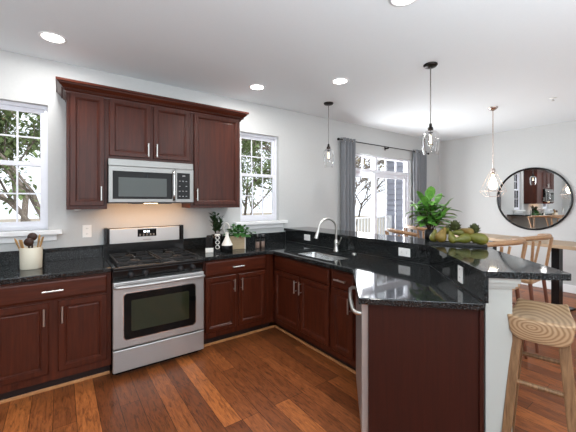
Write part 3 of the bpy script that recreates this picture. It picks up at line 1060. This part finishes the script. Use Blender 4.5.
for i in range(nx):
    fs.append((i, nb+i, nb+i+1, i+1)); a = ny*R1+i
    fs.append((a, a+1, nb+a+1, nb+a))
for j in range(ny):
    a = j*R1
    fs.append((a, a+R1, nb+a+R1, nb+a)); a = j*R1+nx
    fs.append((a, nb+a, nb+a+R1, a+R1))
seat = MB().add(vs, fs, True).build('seat', 'ringwood', st)
q = seat.modifiers.new('soft', 'BEVEL'); q.width = .012; q.segments = 3; q.limit_method = 'ANGLE'; q.angle_limit = radians(45)
def lg(sx, sy, z):
    t_ = (.75-z)/.75
    return (sx*(.094+.062*t_), sy*(.082+.062*t_), z)
for sx in (-1, 1):
    for sy in (-1, 1):
        MB().bar(lg(sx, sy, .765), lg(sx, sy, 0), .046, .042, .038, .034, up=(0, 1, 0)).build('leg', 'stoolleg', st, bevel=.004)
for a, b_, z in (((-1, -1), (1, -1), .50), ((-1, 1), (1, 1), .58), ((-1, -1), (-1, 1), .33), ((1, -1), (1, 1), .33)):
    MB().cyl(lg(a[0], a[1], z), lg(b_[0], b_[1], z), .0125, n=10).build('stretcher', 'stoolleg', st)

# ------------------------------------------------------------------ things on the left counter
ck_ = thing('utensil_crock', 'cream ribbed ceramic crock on the left counter', 'crock', (-.535, -.30, ZC1))
MB().lathe([(.066, 0), (.070, .004), (.072, .08), (.073, .168), (.071, .172), (.066, .170), (.064, .02), (0, .016)], (0, 0, .0003), 56, ripple=.012, rn=28).build('jar', 'cream', ck_)
def utensil(name, label, tilt, az, head, mat, L=.26):
    r = thing(name, label, 'kitchen utensil', (-.535+.022*cos(az), -.30+.022*sin(az), ZC1+.0195), 0, 'utensils in the crock')
    d = Vector((sin(tilt)*cos(az), sin(tilt)*sin(az), cos(tilt)))
    q_ = d.to_track_quat('Z', 'Y').to_matrix().to_4x4()
    a = MB(); a.m = q_
    a.cyl((0, 0, 0), (0, 0, L*.78), .0052, .0065, 8)
    a.build('shaft', mat, r)
    b_ = MB(); b_.m = q_
    if head == 'spoon': b_.ball((0, 0, L*.78+.03), .024, .008, .038, 12, 8)
    elif head == 'ladle': b_.ball((0, 0, L*.78+.026), .034, .022, .034, 14, 8)
    elif head == 'fork':
        b_.box(-.016, .016, -.003, .003, L*.78-.004, L*.78+.02)
        for k in (-.0125, 0, .0125): b_.box(k-.0035, k+.0035, -.003, .003, L*.78+.02, L*.78+.065)
    else: b_.box(-.020, .020, -.003, .003, L*.78-.006, L*.78+.062)
    b_.build('head', mat, r, bevel=0 if head in ('spoon', 'ladle') else .002)
utensil('wooden_spoon', 'wooden spoon leaning far left out of the cream crock', .33, radians(190), 'spoon', 'spoonwood', .23)
utensil('wooden_spatula', 'flat wooden spatula leaning left in the cream crock', .24, radians(212), 'flat', 'spoonwood', .21)
utensil('ladle', 'dark round ladle in front in the cream crock', .08, radians(250), 'ladle', 'spoondark', .22)
utensil('serving_spoon', 'dark serving spoon standing behind the ladle in the cream crock', .04, radians(80), 'ladle', 'spoondark', .265)
utensil('wooden_fork', 'wooden fork leaning right in the cream crock', .25, radians(-20), 'fork', 'spoonwood', .225)
utensil('wooden_scoop', 'light wooden scoop standing right of the ladle in the cream crock', .13, radians(10), 'spoon', 'spoonwood', .24)

# ------------------------------------------------------------------ things right of the range
def leaf_blade(mb, base, d, L, w, droop=.3, up=Vector((0, 0, 1)), n=5, fold=.25):
    d = Vector(d).normalized(); side = d.cross(up)
    if side.length < 1e-3: side = Vector((1, 0, 0))
    side.normalize(); nrm = side.cross(d).normalized()
    vs = []
    for k in range(n+1):
        t_ = k/n
        wd = w*sin(pi*min(1, t_*.93+.05))**.8 if k < n else 0.0
        c = Vector(base)+d*(L*t_)-Vector((0, 0, 1))*(droop*L*t_*t_)
        vs += [c-side*wd/2+nrm*fold*wd/2, c, c+side*wd/2+nrm*fold*wd/2]
    fs = []
    for k in range(n):
        a = k*3
        fs += [(a, a+1, a+4, a+3), (a+1, a+2, a+5, a+4)]
    mb.add(vs, fs, True)

cn = thing('canister', 'black square tin with a white base beside the range', 'canister', (.945, -.37, ZC1), radians(-25))
MB().box(-.04, .04, -.04, .04, .0003, .05).build('white_base', 'white_ceramic', cn, bevel=.004)
MB().box(-.04, .04, -.04, .04, .0505, .165).build('black_upper', 'black', cn, bevel=.004)
MB().lathe([(.03, .1655), (.032, .168), (.03, .180), (0, .182)], (0, 0, 0), 16).build('lid', 'black', cn)
sg = thing('sign_block', 'small black block with white ring print standing between tin and vase', 'ornament', (1.022, -.405, ZC1), radians(-30))
MB().box(-.030, .030, -.02, .02, .0003, .20).build('block', 'black', sg, bevel=.003)
mb = MB()
for cz in (.055, .105, .155):
    mb.tube([(.0+.019*cos(2*pi*i/18), -.0215, cz+.019*sin(2*pi*i/18)) for i in range(18)], .004, 6, closed=True)
mb.build('ring_print', 'white_ceramic', sg)
MB().box(-.028, .028, -.0215, -.02, .178, .197).build('white_band', 'white_ceramic', sg)
vz = thing('vase', 'cone-shaped vase, white above and black below, near the counter edge', 'vase', (1.112, -.445, ZC1))
MB().lathe([(.055, 0), (.060, .004), (.062, .055), (.060, .07)], (0, 0, .0003), 28).build('black_base', 'black', vz)
MB().lathe([(.0605, .0705), (.058, .08), (.030, .135), (.018, .165), (.016, .20), (.018, .206), (.014, .206), (.012, .18), (0, .17)], (0, 0, .0003), 28).build('white_neck', 'white_ceramic', vz)
pl = thing('potted_plant', 'dark upright sprig plant in a black pot behind the vase', 'plant', (1.10, -.20, ZC1))
MB().lathe([(.05, 0), (.062, .12), (.064, .165), (.056, .165), (.054, .15), (0, .15)], (0, 0, .0003), 20).build('pot', 'black', pl)
fo = MB(); stm = MB()
rnd = random.Random(3)
for k in range(13):
    a = rnd.uniform(0, 2*pi); ti = rnd.uniform(.02, .36); L = rnd.uniform(.13, .25)
    d = Vector((sin(ti)*cos(a), sin(ti)*sin(a), cos(ti)))
    b0 = Vector((.02*cos(a), .02*sin(a), .15))
    stm.cyl(b0, b0+d*L, .003, .0015, 5)
    for j in range(9):
        t_ = .25+.75*j/8
        aa = a+j*2.4
        dd_ = (d*.6+Vector((cos(aa), sin(aa), .3))*.7)
        leaf_blade(fo, b0+d*L*t_, dd_, rnd.uniform(.05, .075), .028, .15)
stm.build('stems', 'stem', pl); fo.build('leaves', 'leaf_d', pl)
rg_ = thing('ring_ornament', 'white oval ring ornament on a foot behind the tan planter', 'ornament', (1.235, -.16, ZC1), radians(-30))
MB().box(-.03, .03, -.02, .02, .0003, .03).box(-.008, .008, -.008, .008, .03, .165).build('foot', 'white_ceramic', rg_, bevel=.003)
MB().tube([(.033*cos(2*pi*i/28), 0, .225+.062*sin(2*pi*i/28)) for i in range(28)], .010, 8, closed=True).build('ring', 'white_ceramic', rg_)
hp = thing('herb_planter', 'tan rectangular planter with bushy green herb beside the vase', 'plant', (1.29, -.31, ZC1), radians(-12))
MB().box(-.092, .085, -.05, .05, .0003, .150).build('box', 'tan', hp, bevel=.003)
MB().box(.0855, .094, -.051, .051, .0003, .152).build('white_side', 'white_ceramic', hp)
MB().box(-.086, .08, -.044, .044, .1505, .156).build('soil', 'soil', hp)
fo = MB()
rnd = random.Random(5)
for k in range(130):
    a = rnd.uniform(0, 2*pi); ti = rnd.uniform(.1, 1.75); L = rnd.uniform(.03, .115)
    b0 = Vector((rnd.uniform(-.06, .08), rnd.uniform(-.035, .03), .155))
    d = Vector((sin(ti)*cos(a), sin(ti)*sin(a), max(.12, cos(ti))))
    p = b0+d*L*.9+Vector((.025 if d.x > 0 else 0, 0, 0))
    leaf_blade(fo, p, d+Vector((0, 0, -.2)), rnd.uniform(.045, .065), .042, .4)
for k in range(10):
    a = k*.63
    fo.cyl((.05*cos(a), .03*sin(a), .15), (.075*cos(a), .05*sin(a), .22), .0015, n=5)
fo.build('leaves', 'leaf_m', hp)
def spice(label, x, y):
    r = thing('spice_grinder', label, 'spice jar', (x, y, ZC1), 0, 'glass spice grinders')
    MB().lathe([(.026, 0), (.027, .003), (.027, .095), (.021, .108), (.021, .114)], (0, 0, .0003), 20).build('jar', 'jarglass', r)
    MB().lathe([(.0245, .004), (.0248, .075), (0, .075)], (0, 0, .0003), 18).build('spice', 'spice', r)
    MB().lathe([(.022, .1145), (.026, .118), (.026, .150), (.020, .158), (0, .158)], (0, 0, 0), 20).build('grinder_cap', 'black', r)
spice('left glass spice grinder with black cap in the counter corner', 1.498, -.435)
spice('right glass spice grinder with black cap, nearer the sink', 1.572, -.425)

# ------------------------------------------------------------------ tray, fruit and plant on the bar
TA = radians(-64)
tr = MB().box(-.215, .215, -.075, .075, .0005, .012).box(-.215, .215, -.085, -.075, .0005, .018).box(-.215, .215, .075, .085, .0005, .018).box(-.215, -.205, -.075, .075, .012, .018).box(.205, .215, -.075, .075, .012, .018).build('serving_tray', 'slate', None, bevel=.003, loc=(2.405, -2.245, BZ), rz=TA)
tag(tr, 'black slate tray of gourds on the bar bend', 'tray')
ux = Vector((cos(TA), sin(TA), 0)); uy = Vector((-sin(TA), cos(TA), 0))
def on_tray(a, b_, z): return Vector((2.405, -2.245, BZ))+ux*a+uy*b_+Vector((0, 0, z-.009))
def gourd(label, a, b_, z, az, L, r_, mat, tilt=0, name='gourd'):
    p = on_tray(a, b_, z)
    g = thing(name, label, 'gourd', p, TA+az, 'gourds on the tray')
    prof = [(0, -L*.5), (r_*.55, -L*.46), (r_*.92, -L*.34), (r_, -L*.2), (r_*.9, -L*.02), (r_*.62, L*.16), (r_*.46, L*.30), (r_*.36, L*.42), (r_*.16, L*.49), (0, L*.5)]
    mb = MB(); mb.m = Matrix.Rotation(radians(90)+tilt, 4, 'Y')
    mb.lathe(prof, (0, 0, 0), 18); mb.build('body', mat, g)
    mb = MB(); mb.m = Matrix.Rotation(radians(90)+tilt, 4, 'Y')
    mb.cyl((0, 0, L*.48), (.004, 0, L*.58), .005, .004, 6); mb.build('stem', 'stem', g)
gourd('large yellow-green gourd at the right end of the tray', .130, -.015, .075, radians(172), .20, .048, 'pear', radians(-8))
gourd('green gourd lying front centre on the tray', .040, -.040, .064, radians(205), .15, .040, 'pear', radians(12))
gourd('russet upright gourd at the left of the tray', -.115, -.030, .092, radians(40), .135, .047, 'pear_b', radians(-62))
gourd('small green gourd leaning between russet and centre gourds', -.040, -.035, .076, radians(120), .12, .034, 'pear', radians(-50))
gourd('green gourd at the far left corner of the tray', -.178, .020, .078, radians(75), .12, .037, 'pear', radians(-60))
gourd('green gourd resting high behind the centre of the tray', .020, .035, .108, radians(185), .15, .036, 'pear')
gourd('small russet gourd on top of the right gourds', .075, .010, .128, radians(150), .11, .033, 'pear_b', radians(-15))
gourd('small green gourd on top of the left gourds', -.085, .015, .125, radians(250), .10, .030, 'pear', radians(-20))
def artichoke(label, a, b_, z, r_):
    g = thing('artichoke', label, 'artichoke', on_tray(a, b_, z), 0, 'artichokes on the tray')
    MB().ball((0, 0, 0), r_*.8, r_*.8, r_*.85).build('heart', 'arti', g)
    sc = MB()
    for lv in range(5):
        el = radians(-35+lv*28)
        nn = [9, 10, 9, 7, 4][lv]
        for i in range(nn):
            aa = 2*pi*(i+.5*(lv % 2))/nn
            nrm = Vector((cos(el)*cos(aa), cos(el)*sin(aa), sin(el)))
            upv = Vector((-sin(el)*cos(aa), -sin(el)*sin(aa), cos(el)))
            leaf_blade(sc, nrm*r_*.78, upv*.8+nrm*.45, r_*.62, r_*.6, -.1, up=nrm, n=4, fold=-.3)
    sc.build('bracts', 'arti', g)
artichoke('dark green artichoke on top of the gourds below the plant', -.015, .055, .160, .046)
artichoke('dark green artichoke at the back right of the gourd pile', .130, .050, .140, .044)
artichoke('dark artichoke tucked behind the centre gourds', -.075, .050, .120, .040)

pp = thing('potted_plant', 'broad-leaved bright green plant behind the gourds on the bar', 'plant', (2.54, -1.93, BZ))
MB().lathe([(.042, 0), (.052, .004), (.056, .065), (.050, .095), (.044, .10), (.042, .09), (0, .085)], (0, 0, .0003), 24).build('pot', 'slate', pp)
fo = MB(); stm = MB()
rnd = random.Random(11)
stems = []
for k in range(11):
    a = k*2.399+.4; ti = .10+.50*(k % 4)/3; L = .17+.14*((k*5) % 7)/6
    d = Vector((sin(ti)*cos(a), sin(ti)*sin(a), cos(ti)))
    b0 = Vector((.015*cos(a), .015*sin(a), .085))
    tipp = b0+d*L
    stm.tube([b0, b0+d*L*.5+Vector((0, 0, .02)), tipp], [.005, .004, .003], 6)
    for j in range(8):
        t_ = .25+.75*j/7
        aa = a+j*2.1
        p = b0+d*L*t_
        dd_ = Vector((cos(aa), sin(aa), rnd.uniform(.2, .75)))
        leaf_blade(fo, p, dd_, rnd.uniform(.13, .18), rnd.uniform(.070, .095), rnd.uniform(.25, .5), n=6)
    leaf_blade(fo, tipp, d+Vector((.3*cos(a), .3*sin(a), .3)), .17, .08, .25, n=6)
stm.build('stems', 'stem', pp); fo.build('leaves', 'leaf', pp)

# ------------------------------------------------------------------ outside: deck, lawn, house, trees
struct(MB().box(-40, 45, .15, 60, -1.35, -1.2).build('ground', 'grass'))
dk = MB()
for k in range(18):
    dk.box(2.4, 8.1, .16+k*.145, .16+k*.145+.138, -.12, -.06)
for x in (2.5, 4.5, 6.5, 8.0):
    dk.box(x-.05, x+.05, 2.6, 2.7, -1.2, -.12)
tag(dk.build('deck', 'deckwood'), 'weathered board deck outside the patio door', 'deck')
rl = thing('deck_railing', 'white baluster railing at the outer edge of the deck', 'railing', (5.25, 2.55, -.06))
MB().box(-2.82, 2.82, -.03, .03, 1.02, 1.06).build('top_rail', 'trim', rl)
MB().box(-2.82, 2.82, -.02, .02, .10, .14).build('bottom_rail', 'trim', rl)
for k in range(43):
    x = -2.78+k*5.56/42
    w = .045 if k % 14 == 0 else .018
    MB().box(x-w, x+w, -w, w, 0 if k % 14 == 0 else .14, 1.08 if k % 14 == 0 else 1.02).build('post' if k % 14 == 0 else 'baluster', 'trim', rl)

hs = thing('house', 'neighbouring house with blue grey lap siding past the deck', 'house', (8.2, .45, -1.2))
HL = 2.37
wl_ = MB()
for k in range(38):
    z = k*.17
    wl_.add([(-.032, HL+.03, z), (-.032, -.02, z), (.0, 0, z+.17), (.0, HL, z+.17)], [(0, 1, 2, 3)])
    wl_.add([(5, HL+.02, z), (-.02, HL+.02, z), (0, HL, z+.17), (5, HL, z+.17)], [(0, 1, 2, 3)])
    wl_.add([(-.032, HL+.03, z), (-.032, -.02, z), (.004, -.02, z-.002), (.004, HL+.03, z-.002)], [(0, 1, 2, 3)])
wl_.box(.005, 5, 0, HL-.005, 0, 6.45)
wl_.build('siding', 'siding', hs)
MB().box(-.03, .06, HL-.06, HL+.03, 0, 6.45).build('corner_board', 'trim', hs)
MB().add([(-.4, -.4, 6.45), (5.4, -.4, 6.45), (5.4, HL+.4, 6.45), (-.4, HL+.4, 6.45), (-.4, HL/2, 7.6), (5.4, HL/2, 7.6)], [(0, 1, 5, 4), (2, 3, 4, 5), (0, 4, 3), (1, 2, 5), (3, 2, 1, 0)]).build('roof', 'shingle', hs)

def tree(label, x, y, h, seed, leaf, nleaf, lean=0, r0=.11, ls=.13):
    rnd = random.Random(seed)
    r = thing('tree', label, 'tree', (x, y, -1.2), 0, 'trees beyond the windows')
    wd = MB(); fo = MB(); tips = []
    def grow(p, d, L, rad, lev):
        q = p+d*L
        mid_ = p+d*L*.5+Vector((rnd.uniform(-1, 1), rnd.uniform(-1, 1), 0))*L*.06
        wd.tube([p, mid_, q], [rad, rad*.85, rad*.68], 6 if lev < 2 else 4)
        if lev >= 2: tips.append((p, q))
        if lev == 4: return
        nb_ = (4 if lev >= 1 else 3) if leaf == 'tleaf2' else 3
        for i in range(nb_):
            a = rnd.uniform(0, 2*pi); s_ = rnd.uniform(.45, .95)
            dd_ = (d+Vector((cos(a)*s_, sin(a)*s_, rnd.uniform(-.15, .3)))).normalized()
            st_ = p+d*L*rnd.uniform(.55, 1) if i else q
            grow(st_, dd_, L*rnd.uniform(.58, .8), rad*.58, lev+1)
    d0 = Vector((lean, 0, 1)).normalized()
    grow(Vector((0, 0, 0)), d0, h*.36, r0, 0)
    for k in range(nleaf):
        p, q = rnd.choice(tips)
        c = p.lerp(q, rnd.random())+Vector((rnd.gauss(0, .12), rnd.gauss(0, .12), rnd.gauss(0, .12)))
        dd_ = Vector((rnd.uniform(-1, 1), rnd.uniform(-1, 1), rnd.uniform(-.8, .6)))
        leaf_blade(fo, c, dd_, ls*rnd.uniform(.7, 1.3), ls*.55, .1, n=2)
    wd.build('trunk', 'bark', r)
    if nleaf: fo.build('foliage', leaf, r)
tree('leafy tree seen at the left edge of the left window', -2.4, 5.4, 6.5, 1, 'tleaf', 4950, .05)
tree('pale leaning tree in the right half of the left window', -.6, 4.6, 6.0, 2, 'tleaf', 2970, .10, .09)
tree('bushy tree behind the left window trees', -1.2, 9.0, 8.0, 3, 'tleaf2', 5610)
tree('far tree beyond the left side of the left window', -5.4, 10.0, 8.0, 13, 'tleaf', 4620)
tree('dense green tree close outside the window beside the wall cabinets', 4.2, 5.0, 5.4, 4, 'tleaf', 8580, .0, .08, .10)
tree('second green tree beyond the window beside the wall cabinets', 4.2, 9.4, 7.0, 5, 'tleaf', 7920, .05)
tree('tall green tree far behind the window beside the wall cabinets', 6.6, 13.5, 9.0, 14, 'tleaf', 5940)
tree('bare branching tree at the left of the patio door', 7.0, 4.6, 6.5, 6, 'tleaf2', 468, .0, .09)
tree('bare branching tree behind the patio door centre', 10.2, 8.6, 8.5, 7, 'tleaf2', 450, .05, .12)
tree('thin bare tree beyond the deck railing', 9.6, 5.6, 6.0, 8, 'tleaf2', 270, .05, .08)
tree('distant bare tree past the neighbouring house', 14.0, 12.5, 10, 9, 'tleaf2', 720, 0, .14)
tree('bare tree filling the left pane of the patio door', 8.6, 6.4, 7.0, 21, 'tleaf2', 540, .0, .10)
